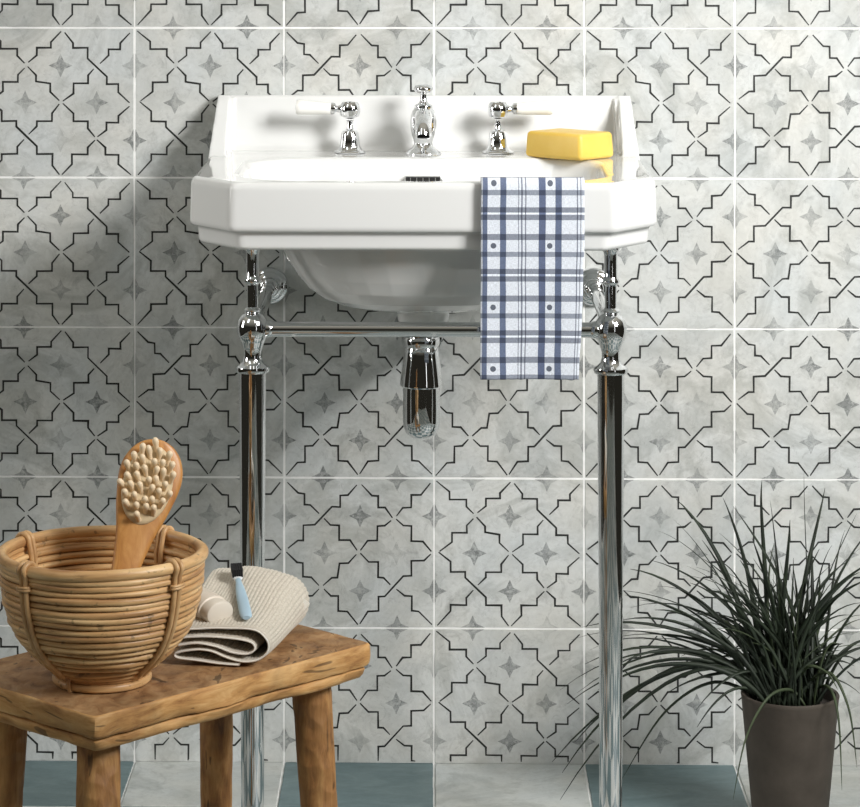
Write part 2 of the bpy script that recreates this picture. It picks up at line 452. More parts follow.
# floor: alternating grey and teal tiles
fl = MB()
fl.box((0, -1.6, -.0125), (2.9, 3.24, .02), 1)
for r in range(0, 16):
    for c in range(-4, 10):
        g = .0013; xa = X0 + (c - 1) * TW + g; xb = xa + TW - 2 * g
        ya = -r * TW + (.012 if r else .0003) - g * (r > 0); yb = -(r + 1) * TW + .012 + g
        rnd = random.Random(r * 50 + c + 999); K = 12; bv = .0008
        def ring(ins, z):
            out = []; pts = [(xa, ya), (xb, ya), (xb, yb), (xa, yb)]; cxm, cym = (xa + xb) / 2, (ya + yb) / 2
            for e in range(4):
                (x1, y1), (x2, y2) = pts[e], pts[(e + 1) % 4]
                for k in range(K):
                    t = k / K; X = x1 + (x2 - x1) * t; Y = y1 + (y2 - y1) * t
                    i2 = ins + .0009 * abs(noise.noise(Vector((X * 70, Y * 70, e))))
                    if abs(abs(X - cxm) - (xb - xa) / 2) < 1e-6: X -= math.copysign(i2, X - cxm)
                    if abs(abs(Y - cym) - (ya - yb) / 2) < 1e-6: Y -= math.copysign(i2, Y - cym)
                    out.append(Vector((X, Y, z)))
            return out
        mi = 2 if (c + r) % 2 == 0 else 0
        fl.grid([ring(0, -.004), ring(0, -bv), ring(bv, 0)], mi, True); nb = len(fl.v)
        fl.f.append(tuple(range(nb - 4 * K, nb))); fl.m.append(mi)
tag(fl.build('floor', [M_FGREY, M_GROUT, M_FTEAL], smooth=False), 'grey and teal square floor tiles', kind='structure')

# ------------------------------------------------------------------ washbasin
BX = -.0108; BZ = .822
basin = thing('washbasin', (BX, -.002, .63), 'white ceramic washbasin with splashback standing on a chrome washstand', 'washbasin')
def outline(hx, d0, d1, ch_x, ch_d, rnd_=.012, back_ch=0.0, n=40):
    """plan outline, chamfered front corners; equal count n*? points"""
    if back_ch: poly = [(-hx, d0 + back_ch), (-hx, d1 - ch_d), (-hx + ch_x, d1), (hx - ch_x, d1), (hx, d1 - ch_d), (hx, d0 + back_ch), (hx - back_ch, d0), (-hx + back_ch, d0)]
    else: poly = [(-hx, d0 + .0001), (-hx, d1 - ch_d), (-hx + ch_x, d1), (hx - ch_x, d1), (hx, d1 - ch_d), (hx, d0 + .0001), (hx - .0001, d0), (-hx + .0001, d0)]
    pts = []
    N = len(poly)
    for i in range(N):
        a, b, c = Vector(poly[i - 1]), Vector(poly[i]), Vector(poly[(i + 1) % N])
        e1 = (a - b); e2 = (c - b); q = min(rnd_, e1.length * .45, e2.length * .45)
        s, t = b + e1.normalized() * q, b + e2.normalized() * q
        for k in range(7):
            u = k / 6; pts.append(s * (1 - u) ** 2 + b * 2 * u * (1 - u) + t * u * u)
    # resample edges
    out = []
    for i in range(len(pts)):
        a, b = pts[i], pts[(i + 1) % len(pts)]
        out.append(a)
        if i % 7 == 6:
            for k in range(1, 6): out.append(a.lerp(b, k / 6))
    return out
def ring3(o, z): return [Vector((BX + p.x, -p.y, z)) for p in o]
bm_ = MB()
def P0(ins=0): return outline(.280 - ins, .002, .468 - ins, .054, .075, .007)
def ell(hx, hd, cd=.278): return [Vector((hx * (abs(cos(t)) ** .85) * math.copysign(1, cos(t)), cd - hd * (abs(sin(t)) ** .85) * math.copysign(1, sin(t)))) for t in EL]
# ellipse angles matched to the outline's direction so the loft does not twist
o0 = outline(.2, .13, .43, .05, .05, .05, .045)
EL = [math.atan2(-(p.y - .28) / .15, p.x / .2) for p in o0]
def OP(ins, d0=.135, d1=.437): return outline(.226 - ins, d0 + ins, d1 - ins, .05, .06, .05, .05)
rows = [ring3(ell(.0001, .0001), .6465)]
for hx, z in ((.03, .6468), (.064, .649), (.105, .6565), (.128, .6655), (.145, .679), (.158, .695), (.170, .714), (.180, .735), (.186, .746)):
    rows.append(ring3(ell(hx, hx * .80), z))
rows += [ring3(P0(.022), .746), ring3(P0(.0125), .7415), ring3(P0(.0095), .745), ring3(P0(.0085), .7605), ring3(P0(.0065), .7635), ring3(P0(.001), .7645),
         ring3(P0(-.0005), .769), ring3(P0(0), .79), ring3(P0(.001), .815), ring3(P0(.003), .8205), ring3(P0(.007), .8225), ring3(P0(.014), BZ)]
rows += [ring3(OP(-.004), BZ), ring3(OP(.001), .8205), ring3(OP(.005), .815), ring3(OP(.010), .80), ring3(OP(.018), .775)]
for hx, z in ((.170, .75), (.158, .725), (.14, .70), (.115, .685), (.08, .672), (.035, .668), (.0001, .668)):
    rows.append(ring3(ell(hx, hx * .80), z))
bm_.grid(rows, 0, True)
# splashback: slab and two sloped wings
def prism_x(mb, prof, x0, x1, x0t=None, x1t=None, zt=None, mi=0):
    """prof: (d,z) closed polygon; x may taper with z"""
    def X(x, xt, z):
        if xt is None: return x
        k = max(0, min(1, (z - .80) / (.893 - .80))); return x + (xt - x) * k
    n = len(prof)
    a = [Vector((BX + X(x0, x0t, z), -d, z)) for d, z in prof]; b = [Vector((BX + X(x1, x1t, z), -d, z)) for d, z in prof]
    mb.add(a + b, [tuple(range(n)), tuple(range(n, 2 * n))[::-1]] + [(i, (i + 1) % n, n + (i + 1) % n, n + i) for i in range(n)], mi)
prism_x(bm_, [(.002, .80), (.002, .8935), (.014, .8945), (.020, .892), (.024, .85), (.030, .828), (.042, .82), (.042, .80)], -.280, .280, -.2735, .2735)
for s in (-1, 1):
    prof = [(.002, .80), (.002, .8935), (.020, .8945), (.030, .889), (.058, .867), (.088, .846), (.110, .829), (.124, .8205), (.128, .80)]
    prism_x(bm_, prof, s * .281 - (0 if s < 0 else .024), s * .281 + (.024 if s < 0 else 0), s * .2745 - (0 if s < 0 else .016), s * .2745 + (.016 if s < 0 else 0))
    # cove between wing and slab
    prism_x(bm_, [(.002, .80), (.002, .893), (.024, .891), (.040, .87), (.052, .84), (.056, .80)], s * .262 - .006, s * .262 + .006, s * .257 - .005, s * .257 + .005)
# outlet boss
bm_.lathe([(.034, .652), (.033, .645), (.031, .632), (.028, .630)], (BX, -.28, 0), seg=40)
body = bm_.build('basin_body', M_CHINA, basin)
rm = body.modifiers.new('fuse', 'REMESH'); rm.mode = 'VOXEL'; rm.voxel_size = .0016; rm.use_smooth_shade = True
sm = body.modifiers.new('soften', 'SMOOTH'); sm.factor = .5; sm.iterations = 4
# overflow grille on the rear inner wall
og = MB()
oz, ox, od = .7935, P(423, 181, .152).x, .1495
pl = [(-.0255, 0), (-.0215, .0065), (.0215, .0065), (.0255, 0), (.0215, -.0065), (-.0215, -.0065)]
for k, (sc, y, mi) in enumerate(((1, -od - .0035, 0),)):
    a = [Vector((ox + x_ * 1, -od + .004, oz + z_)) for x_, z_ in pl]; b = [Vector((ox + x_, -od - .004, oz + z_)) for x_, z_ in pl]
    og.grid([a, b], 0, True, True)
ofl = og.build('overflow_plate', M_CHROME, basin)
og = MB()
og.box((ox, -od - .0042, oz), (.044, .0012, .0105)); sl = og.build('overflow_slot', M_BLACK, ofl)
og = MB()
for k in range(5): og.box((ox - .016 + k * .008, -od - .0050, oz), (.0007, .0008, .0095))
og.build('overflow_bar', M_CHROME, ofl)

# ------------------------------------------------------------------ taps
def sph(r, c=0, n=9, squash=1): return [(max(.0002, r * sin(pi * k / n)), c - r * squash * cos(pi * k / n)) for k in range(n + 1)]
def lever_tap(px, side, label):
    p = P(px, 154, .066); z = BZ + .0005
    t = thing('lever_tap', (p.x, -.066, z), label, 'tap', 'lever taps on the basin')
    b = MB(); b.lathe([(.0005, 0), (.0205, 0), (.0210, .0012), (.0200, .0026), (.0165, .0034), (.0150, .0058), (.0142, .0075)], (p.x, -.066, z), seg=40)
    b.build('base_flange', M_CHROME, t)
    b = MB(); b.lathe([(.0145, .0062), (.0134, .009), (.0127, .015), (.0112, .026), (.0098, .0285), (.0055, .030), (.0044, .032), (.0042, .041), (.0060, .043)], (p.x, -.066, z), seg=36)
    b.build('tap_body', M_CHROME, t)
    b = MB(); zc = .0555
    b.lathe([(.0002, zc - .0112), (.007, zc - .0108), (.0120, zc - .0078), (.0138, zc - .002), (.0138, zc + .003), (.0126, zc + .0075), (.0108, zc + .0098), (.0102, zc + .0110), (.0002, zc + .0115)], (p.x, -.066, z), seg=36)
    hd = b.build('tap_head', M_CHROME, t)
    m = Matrix.Rotation(pi / 2 * side, 3, 'Y'); m = Matrix.Rotation(R(2.5) * -side, 3, 'Y') @ m
    b = MB(); zz = z + zc + .001
    b.lathe([(.0062, .012), (.0046, .0148), (.0040, .0175), (.0056, .0190), (.0074, .0200), (.0080, .0235), (.0078, .0250)], (p.x, -.066, zz), m, 28)
    b.build('lever_neck', M_CHROME, t)
    b = MB(); b.lathe([(.0070, .0245), (.0076, .0255), (.0080, .032), (.0090, .050), (.0099, .064), (.0098, .0685), (.0084, .0710), (.0002, .0718)], (p.x, -.066, zz), m, 32)
    h = b.build('lever_handle', M_LEVER, t); h['label'] = 'white ceramic lever handle'
lever_tap(350, -1, 'chrome tap with white ceramic lever pointing left, on the left of the basin ledge')
lever_tap(498, 1, 'chrome tap with white ceramic lever pointing right, beside the yellow soap')

px_ = P(423.5, 155, .075); sz = BZ - .0005
sp_ = thing('basin_spout', (px_.x, -.075, sz), 'chrome pillar spout with small knob at the middle of the basin ledge', 'spout')
b = MB(); b.lathe([(.0005, 0), (.0235, 0), (.0238, .0020), (.0215, .0045), (.0160, .0080), (.0125, .0120), (.0118, .0145)], (px_.x, -.075, sz), seg=40); b.build('base_flange', M_CHROME, sp_)
b = MB(); b.lathe([(.0115, .0135), (.0125, .017), (.0150, .024), (.0170, .033), (.0174, .042), (.0165, .050), (.0145, .0565), (.0120, .0600), (.0124, .0615), (.0120, .0635), (.0095, .0650)], (px_.x, -.075, sz), seg=40); b.build('spout_body', M_CHROME, sp_)
b = MB()
pth = catmull([(px_.x, -.080, sz + .050), (px_.x, -.100, sz + .0495), (px_.x, -.122, sz + .046), (px_.x, -.140, sz + .038), (px_.x, -.146, sz + .028)], 6)
b.tube(pth, [.0125 - .0025 * i / len(pth) for i in range(len(pth))], 24)
noz = b.build('spout_nozzle', M_CHROME, sp_)
b = MB(); b.lathe([(.0002, -.0004), (.0078, -.0004), (.0078, .0006), (.0002, .0006)], (px_.x, -.1462, sz + .0272), seg=24); b.build('outlet_opening', M_BLACK, noz)
b = MB(); b.lathe([(.0095, .0645), (.0060, .067), (.0046, .070), (.0044, .078), (.0060, .0795)], (px_.x, -.075, sz), seg=30); kn = b.build('knob_stem', M_CHROME, sp_)
b = MB(); b.lathe([(.0055, .0785), (.0100, .0805), (.0125, .0835), (.0125, .0870), (.0105, .0895), (.0060, .0908), (.0002, .0910)], (px_.x, -.075, sz), seg=32); b.build('diverter_knob', M_CHROME, sp_)

# ------------------------------------------------------------------ bottle trap
tp = P(421.5, 385, .28); tx, ty = tp.x, -.28
tr = thing('bottle_trap', (tx, ty, .487), 'chrome bottle trap hanging under the washbasin', 'bottle trap')
b = MB(); b.lathe([(.0165, .6325), (.0165, .6085)], (tx, ty, 0), seg=32); b.build('tailpiece', M_CHROME, tr)
b = MB(); b.lathe([(.0175, .6140), (.0215, .6135), (.0225, .6115), (.0225, .6040), (.0215, .6020), (.0185, .6015)], (tx, ty, 0), seg=40); b.build('collar_nut', M_CHROME, tr)
b = MB(); b.lathe([(.0195, .6030), (.0212, .6005), (.0222, .590), (.0268, .5560), (.0268, .5535), (.0250, .5520), (.0225, .5525)], (tx, ty, 0), seg=48); b.build('trap_body', M_CHROME, tr)
b = MB(); b.lathe([(.0228, .5530), (.0232, .530), (.0232, .510), (.0222, .5010), (.0190, .4940), (.0130, .4890), (.0060, .4872), (.0002, .4870)], (tx, ty, 0), seg=48); b.build('trap_cup', M_CHROME, tr)
b = MB(); b.tube([(tx, ty + .015, .570), (tx, -.008, .570)], .0135, 24); wp = b.build('waste_pipe', M_CHROME, tr)
b = MB(); b.lathe([(.014, -.004), (.026, -.003), (.028, 0), (.028, .0035)], (tx, -.0052, .570), Matrix.Rotation(-pi / 2, 3, 'X'), 32); b.build('pipe_rose', M_CHROME, wp)

# ------------------------------------------------------------------ washstand
LD = .375
LXL, LXR = P(252.5, 326, LD).x, P(610.8, 331, LD).x
zb_ = .6375
ws = thing('washstand', ((LXL + LXR) / 2, -LD, 0), 'polished chrome two-leg washstand frame carrying the basin', 'washstand')
for lx in (LXL, LXR):
    b = MB(); b.lathe([(.0002, .0), (.0190, .0), (.0200, .004), (.0190, .010), (.0150, .016), (.0137, .022), (.0137, .05), (.0145, .30), (.0163, .56), (.0163, .5845), (.0150, .586), (.0002, .586)], (lx, -LD, 0), seg=48)
    lg = b.build('leg', M_CHROME, ws)
    b = MB(); b.lathe([(.0160, .5840), (.0200, .5850), (.0212, .5885), (.0205, .5915), (.0165, .5935), (.0125, .5975), (.0108, .6035), (.0110, .6100), (.0128, .6160), (.0150, .6220)], (lx, -LD, 0), seg=40)
    b.build('collar', M_CHROME, lg)
    b = MB(); b.lathe([(.0135, .6190), (.0172, .6260), (.0192, .6340), (.0192, .6400), (.0175, .6480), (.0130, .6540), (.0080, .6565), (.0100, .6580), (.0105, .6600), (.0085, .6625), (.0070, .6635)], (lx, -LD, 0), seg=48)
    b.build('ball_joint', M_CHROME, lg)
    b = MB(); b.lathe([(.0070, .6625), (.0072, .6900), (.0085, .6915), (.0104, .6940), (.0104, .6965), (.0085, .6995), (.0078, .7020), (.0078, .7270), (.0085, .7300), (.0108, .7340), (.0114, .7400), (.0114, .7450)], (lx, -LD, 0), seg=36)
    b.build('upper_post', M_CHROME, lg)
    br = MB(); br.tube(catmull([(lx, -LD + .012, .6385), (lx, -.25, .6385), (lx, -.12, .6385), (lx, -.008, .6385)], 4), .0092, 24)
    ar = br.build('wall_arm', M_CHROME, ws)
    b = MB(); b.lathe([(.0100, .026), (.0125, .024), (.0135, .019), (.0125, .0165), (.0165, .0155), (.0190, .0125), (.0185, .0100), (.0225, .0090), (.0250, .0060), (.0252, .0015), (.0250, 0)], (lx, -.0018, .6385), Matrix.Rotation(pi / 2, 3, 'X'), 44)
    b.build('wall_flange', M_CHROME, ar)
b = MB(); b.tube([(LXL + .017, -LD, .6365), (0, -LD, .6365), (LXR - .017, -LD, .6365)], .0092, 28)
rl = b.build('towel_rail', M_CHROME, ws)
for s, lx in ((1, LXL), (-1, LXR)):
    b = MB(); b.lathe([(.0105, -.003), (.0108, .001), (.0100, .004), (.0092, .0055)], (lx + s * .0185, -LD, .6365), Matrix.Rotation(pi / 2 * s, 3, 'Y'), 28); b.build('rail_ferrule', M_CHROME, rl)

# ------------------------------------------------------------------ soap
def rounded_box(hx, hy, hz, r, n=5):
    bm = bmesh.new(); bmesh.ops.create_cube(bm, size=1)
    for v in bm.verts: v.co = Vector((v.co.x * 2 * hx, v.co.y * 2 * hy, v.co.z * 2 * hz))
    bmesh.ops.bevel(bm, geom=list(bm.edges), offset=r, segments=n, profile=.5, affect='EDGES')
    vs = [v.co.copy() for v in bm.verts]; fs = [[v.index for v in f.verts] for f in bm.faces]; bm.free()
    return vs, fs
vs, fs = rounded_box(.0470, .0350, .0168, .0058)
rot = Matrix.Rotation(R(-42), 3, 'Z')
sc_ = Vector((P(569.5, 150, .128).x, -.128, BZ + .0172))
b = MB(); b.add([rot @ Vector((v.x * (1 - .03 * (v.z > 0)), v.y * (1 - .03 * (v.z > 0)), v.z)) + sc_ for v in vs], fs)
tag(b.build('soap_bar', M_SOAP, org=(sc_.x, sc_.y, BZ), sharp=60), 'rounded bar of yellow soap on the right corner of the basin ledge', 'soap')

# ------------------------------------------------------------------ checked towel over the rim
x_l, x_r = P(481, 260, .474).x, P(584.5, 260, .474).x
prof = [(.418, .788), (.421, .800), (.426, .813), (.434, .8225), (.445, .8240), (.455, .8240), (.467, .8262), (.4735, .819), (.4745, .80), (.4748, .77), (.4748, .74), (.4742, .70), (.4735, .66), (.473, .625), (.473, .594)]
pc = catmull([Vector((a, b_, 0)) for a, b_ in prof], 9)
L = [0]
for i in range(1, len(pc)): L.append(L[-1] + (pc[i] - pc[i - 1]).length)
itop = min(range(len(pc)), key=lambda i: abs(pc[i].x - .436) + abs(pc[i].y - .8240))
NU = 44; rowsf = []; uvs = []
Ltot = L[-1]
for i, p in enumerate(pc):
    row = []
    for j in range(NU + 1):
        u = j / NU; X = x_l + (x_r - x_l) * u
        hang = max(0, (.80 - p.y)) / .2 if p.x > .46 else 0
        X += -.001 * hang * (1 if u < .5 else 1) - .006 * hang * hang * max(0, u - .85) / .15 + .0006 * noise.noise(Vector((u * 3, p.y * 30, 0)))
        dd = .0022 * hang * sin(u * 7 + 1.2) + .0016 * hang * noise.noise(Vector((u * 5, p.y * 14, 5)))
        zz = p.y + (.0012 * noise.noise(Vector((u * 14, 2, 1))) if i == len(pc) - 1 else 0)
        row.append(Vector((X, -(p.x + dd + (.0015 * hang)), zz))); uvs.append((u * .123, (Ltot - L[i]) + .0000))
    rowsf.append(row)
# v offset so that a dot row lies 12.5 mm above the hem
off = 60 / per * vper - .0125
uvs = [(a, off + b_) for a, b_ in uvs]
tw = MB(); tw.grid(rowsf, 0); tw.uv = uvs
tt = tw.build('tea_towel', M_CHECK, org=(x_l, -.474, .594))
tag(tt, 'blue and white checked cotton towel hanging over the front rim of the basin', 'towel')
so = tt.modifiers.new('thickness', 'SOLIDIFY'); so.thickness = .0030; so.offset = 1; so.use_rim = True

# ------------------------------------------------------------------ stool
SZ = .35
NR = Vector((-.332, -1.012)); ld = Vector((.683, .731)); sd_ = Vector((-.731, .683))   # near corner, long and short directions (world xy)
SL, SWD = .393, .242
def SP(a, b_, z): q = NR + ld * a + sd_ * b_; return Vector((q.x, q.y, z))
ctr = SP(SL / 2, SWD / 2, 0)
stool = thing('wooden_stool', (ctr.x, ctr.y, 0), 'rustic hand-hewn wooden stool with four round legs standing at the left', 'stool')
b = MB()
NA, NB_ = 60, 38
def edge_shift(a, b_, z):
    """waviness of the hewn outline"""
    return .0035 * noise.noise(Vector((a * 14, b_ * 14, z * 20))) + .0018 * noise.noise(Vector((a * 45, b_ * 45, z * 60)))
def per_pts(ins, z, amp=1):
    out = []
    def corner(a, b2):
        return a, b2
    seq = []
    for k in range(NA): seq.append((SL * k / NA, 0, 0, -1))
    for k in range(NB_): seq.append((SL, SWD * k / NB_, 1, 0))
    for k in range(NA): seq.append((SL * (1 - k / NA), SWD, 0, 1))
    for k in range(NB_): seq.append((0, SWD * (1 - k / NB_), -1, 0))
    for a, b2, na, nb2 in seq:
        s = edge_shift(a, b2, z) * amp
        ca, cb = SL / 2, SWD / 2
        a2 = ca + (a - ca) * (1 - ins / ca); b3 = cb + (b2 - cb) * (1 - ins / cb)
        # knocked-off corners
        for (qa, qb) in ((0, 0), (SL, 0), (SL, SWD), (0, SWD)):
            dq = sqrt((a - qa) ** 2 + (b2 - qb) ** 2)
            if dq < .008: k = (1 - dq / .008) * .0022; a2 += k * (1 if qa == 0 else -1); b3 += k * (1 if qb == 0 else -1)
        a2 += s * na; b3 += s * nb2
        out.append(SP(a2, b3, z))
    return out
def topz(a, b_): return SZ + .0012 * noise.noise(Vector((a * 25, b_ * 25, 4))) - .0010 * (noise.voronoi(Vector((a * 42, b_ * 42, 0)))[0][0])
rings = []
for ins, z, amp in ((.011, SZ - .0385, 1.2), (.0080, SZ - .0375, 1.3), (.0050, SZ - .033, 1.5), (.0040, SZ - .0275, 1.5), (.0050, SZ - .0262, 1.5), (.0090, SZ - .0252, 1.5), (.0022, SZ - .0238, 1.6), (.0008, SZ - .021, 1.1), (0, SZ - .014, .6), (0, SZ - .0065, .5), (.0004, SZ - .0022, .5), (.0011, SZ - .0008, .5), (.0024, SZ - .0001, .5)):
    rings.append(per_pts(ins, z, amp))
b.grid(rings, 1, True)
nb = len(b.v); n_p = len(rings[0])
# concentric rings to close the top, with tool marks
tops = [rings[-1]]
for k in range(1, 26):
    t = k / 26; row = []
    for p in rings[-1]:
        q = p.lerp(SP(SL / 2, SWD / 2, SZ), t)
        rel = Vector((q.x, q.y)) - NR; a = rel.dot(ld); b2 = rel.dot(sd_)
        row.append(Vector((q.x, q.y, topz(a, b2) if k > 1 else SZ)))
    tops.append(row)
b.grid(tops, 0, True); nb = len(b.v); b.f.append(tuple(range(nb - n_p, nb))); b.m.append(0)
b.f.append(tuple(range(0, n_p))[::-1]); b.m.append(1)
b.build('seat', [M_WOOD_TOP, M_WOOD_EDGE], stool, sharp=50)
def hewn_leg(top, bot, r0, r1, sq=False):
    mb = MB(); rows = []; N = 26; S = 28
    for i in range(N + 1):
        t = i / N; c = top.lerp(bot, t); r = r0 + (r1 - r0) * t
        row = []
        for j in range(S):
            a = 2 * pi * j / S
            rr = r * (1 + .055 * noise.noise(Vector((cos(a) * 1.6, sin(a) * 1.6, c.z * 26 + top.x * 40))) + .03 * noise.noise(Vector((cos(a) * 4, sin(a) * 4, c.z * 70 + top.x * 9))))
            if sq: rr *= 1 + .13 * (abs(sin(2 * (a - .75)))) - .05
            row.append(c + Vector((rr * cos(a), rr * sin(a), 0)))
        rows.append(row)
    mb.grid(rows, 0, True, True); return mb
zt_ = SZ - .031
def SPx(px, d, z):
    p = P(px, 700, d); return Vector((p.x, -d, z))
legs = [(SP(.045, .042, zt_), (97 , .965), .0215, .021, True), (SP(SL - .048, .048, zt_), (320, .722), .0225, .0195, False),
        (SP(SL - .048, SWD - .045, zt_), (217, .600), .0200, .0175, False), (SP(.045, SWD - .045, zt_), (3, .85), .0200, .020, False)]
tops_px = [(98.5, .94), (310.5, .726), (216, .626), (12, .836)]
for (tp_, (bx, bd), r0, r1, sq), (tpx, td) in zip(legs, tops_px):
    a = SPx(tpx, td, zt_); mid = P(bx, 807, bd); mid = Vector((mid.x, -bd, 0)); dirn = P(bx, 800, bd)
    # continue the line through the lowest visible point down to the floor
    low = P(bx, 800, bd); t = (a.z - 0) / max(.05, (a.z - low.z)); bot = a + (Vector((low.x, -bd, low.z)) - a) * t
    bot = Vector((a.x + (bot.x - a.x) * .9, a.y + (bot.y - a.y) * .5, 0))
    hewn_leg(a, bot, r0 * .955, r1 * .96, sq).build('leg', M_WOOD_LEG, stool, sharp=60)

# ------------------------------------------------------------------ rattan basket
bc = Vector((P(102, 600, .88).x, -.88, SZ))
bk = thing('rattan_basket', bc, 'round woven rattan basket standing on the wooden stool', 'basket')
profb = [(.0, .050), (.010, .0485), (.018, .0525), (.026, .064), (.036, .0735), (.050, .0845), (.065, .0925), (.085, .0985), (.105, .1018), (.122, .1028), (.134, .103)]
def brad(z):
    for (z0, r0), (z1, r1) in zip(profb, profb[1:]):
        if z <= z1: return r0 + (r1 - r0) * (z - z0) / (z1 - z0)
    return profb[-1][1]
b = MB(); rr_ = random.Random(3)
nco = 17
for k in range(nco):
    z = .0215 + k * (.1245 - .0215) / (nco - 1)
    ph = rr_.uniform(0, 9); cr = .00345 * rr_.uniform(.82, 1.10); path = []; rad = []
    nodes = [rr_.uniform(0, 2 * pi) for _ in range(3)]
    for j in range(90):
        a = 2 * pi * j / 90
        rad_ = brad(z) + .0012 * noise.noise(Vector((cos(a) * 2, sin(a) * 2, k * 3.1))) - .0012 * (max(0, cos(4 * (a - .72))) ** 6)
        zz = z + .0014 * noise.noise(Vector((cos(a) * 1.5, sin(a) * 1.5, k * 1.7 + 20)))
        path.append(bc + Vector((rad_ * cos(a), rad_ * sin(a), zz)))
        bump = max([max(0, 1 - abs(((a - nd + pi) % (2 * pi)) - pi) / .05) for nd in nodes])
        rad.append(cr * (1 + .1 * noise.noise(Vector((a * 2, k, 0))) + .16 * bump))
    b.tube(path, rad, 10, closed=True)
b.build('woven_wall', M_CANE, bk, sharp=80)
b = MB()   # inner liner canes, offset half a pitch, and the floor
for k in range(14):
    z = .025 + k * (.1165 - .025) / 13; path = []
    for j in range(72):
        a = 2 * pi * j / 72; path.append(bc + Vector(((brad(z) - .0062) * cos(a), (brad(z) - .0062) * sin(a), z)))
    b.tube(path, .0033, 7, closed=True)
for k in range(9):
    path = [bc + Vector((((.004 + k * .0058)) * cos(2 * pi * j / 40), (.004 + k * .0058) * sin(2 * pi * j / 40), .0155)) for j in range(40)]
    b.tube(path, .0034, 7, closed=True)
b.build('lining', M_CANE, bk, sharp=80)
b = MB()
for (z, r, cr) in ((.1315, .1030, .0060),):
    path = []; rad = []
    for j in range(110):
        a = 2 * pi * j / 110
        path.append(bc + Vector(((r + .0012 * noise.noise(Vector((cos(a) * 1.7, sin(a) * 1.7, 9)))) * cos(a), (r + .0012 * noise.noise(Vector((cos(a) * 1.7, sin(a) * 1.7, 9)))) * sin(a), z + .0018 * noise.noise(Vector((cos(a), sin(a), 5))))))
        rad.append(cr * (1 + .10 * noise.noise(Vector((a * 3, 1, 0)))))
    b.tube(path, rad, 14, closed=True)
b.build('rim', M_CANE, bk, sharp=80)
b = MB()
for (z, r, cr) in ((.0045, .0470, .0045), (.0125, .0465, .0042)):
    path = [bc + Vector(((r + .0008 * noise.noise(Vector((cos(2 * pi * j / 70) * 2, sin(2 * pi * j / 70) * 2, z * 900)))) * cos(2 * pi * j / 70), r * sin(2 * pi * j / 70), z)) for j in range(70)]
    b.tube(path, cr, 10, closed=True)
b.build('foot_ring', M_CANE, bk, sharp=80)
for ai, aa in enumerate((-130, -39, 56, 148)):
    b = MB(); a0 = R(aa)
    for s in (-1, 1):
        path = []
        zs = [.0155, .022, .034, .05, .07, .09, .11, .124]
        for z in zs:
            aw = a0 + s * (.0030 / max(.05, brad(z))); r = brad(z) + .0050
            path.append(bc + Vector((r * cos(aw), r * sin(aw), z)))
        for th in range(0, 8):   # over the rim and down inside
            t_ = pi * th / 7; aw = a0 + s * .030
            r = .1030 + .0078 * cos(t_); z = .1315 + .0076 * sin(t_)
            path.append(bc + Vector((r * cos(aw), r * sin(aw), z)))
        for z in (.118, .104):
            aw = a0 + s * .03; r = brad(z) - .0105; path.append(bc + Vector((r * cos(aw), r * sin(aw), z)))
        b.tube(catmull(path, 4), .0028, 9)
    # wrap knot
    for kz in (.113, .1155):
        path = []
        for j in range(16):
            t_ = 2 * pi * j / 16; r = brad(kz) + .0056 + .0036 * cos(t_); aw = a0 + .0078 / .105 * sin(t_)
            path.append(bc + Vector((r * cos(aw), r * sin(aw), kz + .0006 * sin(t_))))
        b.tube(path, .0016, 7, closed=True)
    b.build('binding', M_BIND, bk, sharp=80)
b = MB(); a0 = R(-123)
path = [bc + Vector(((.0470 + .0058 * cos(t)) * cos(a0), (.0470 + .0058 * cos(t)) * sin(a0), .0085 + .0098 * sin(t))) for t in [2 * pi * j / 16 for j in range(16)]]
b.tube(path, .0022, 8, closed=True); b.build('foot_tie', M_BIND, bk, sharp=80)

# ------------------------------------------------------------------ massage brush
# local frame: w across, h along handle, n out of the face
bt = P(124.5, 572, .865); top_ = P(159, 440, .815)
bt = Vector((bt.x, -.865, bt.z)); top_ = Vector((top_.x, -.815, top_.z))
H = (top_ - bt); HL = H.length; h = H.normalized()
nn_ = Vector((.16, -1, .0)); nn_ = (nn_ - h * nn_.dot(h)).normalized(); wv_ = h.cross(nn_) * -1
if wv_.x < 0: wv_ = -wv_
br_o = bt - h * .098
brush = thing('massage_brush', br_o, 'wooden massage brush with cream pegs standing upright in the rattan basket', 'brush')
# outline half widths by fraction along the visible length (0 at rim, 1 at tip)
hw = [(-.098, .0085), (-.085, .0105), (-.05, .0115), (-.02, .0125), (0, .0142), (.018, .0168), (.038, .0205), (.052, .0245), (.066, .0285), (.090, .0332), (.106, .0328), (.120, .0272), (.130, .0175), (.1345, .006), (.1350, .0005)]
hwc = catmull([Vector((a, b2, 0)) for a, b2 in hw], 5)
b = MB(); rows = []
TH = .0062
for q in hwc:
    c = bt + h * q.x * (HL / .135); r = max(q.y, .0003); row = []
    th = TH * min(1, .25 + r / .012)
    lean = wv_ * (.0012 * sin(q.x * 12))
    for j in range(32):
        a = 2 * pi * j / 32; ca, sa = cos(a), sin(a)
        X = math.copysign(abs(ca) ** .75, ca) * r; Y = math.copysign(abs(sa) ** .6, sa) * th
        row.append(c + wv_ * X + nn_ * Y + lean)
    rows.append(row)
b.grid(rows, 0, True, True)
b.build('handle', M_BEECH, brush, sharp=60)
pc_ = bt + h * (.0875 * HL / .135) + nn_ * (TH - .0005) + wv_ * -.0005
mloc = Matrix((wv_, h, nn_)).transposed()
pw, ph_ = .0262, .0415
b = MB()
b.lathe([(.0002, .004), (.5, .0038), (.9, .0032), (.97, .0024), (1.0, .001), (1.0, -.003)], (0, 0, 0), seg=44)
b.v = [pc_ + mloc @ Vector((v.x * pw, v.y * ph_, v.z)) for v in b.v]
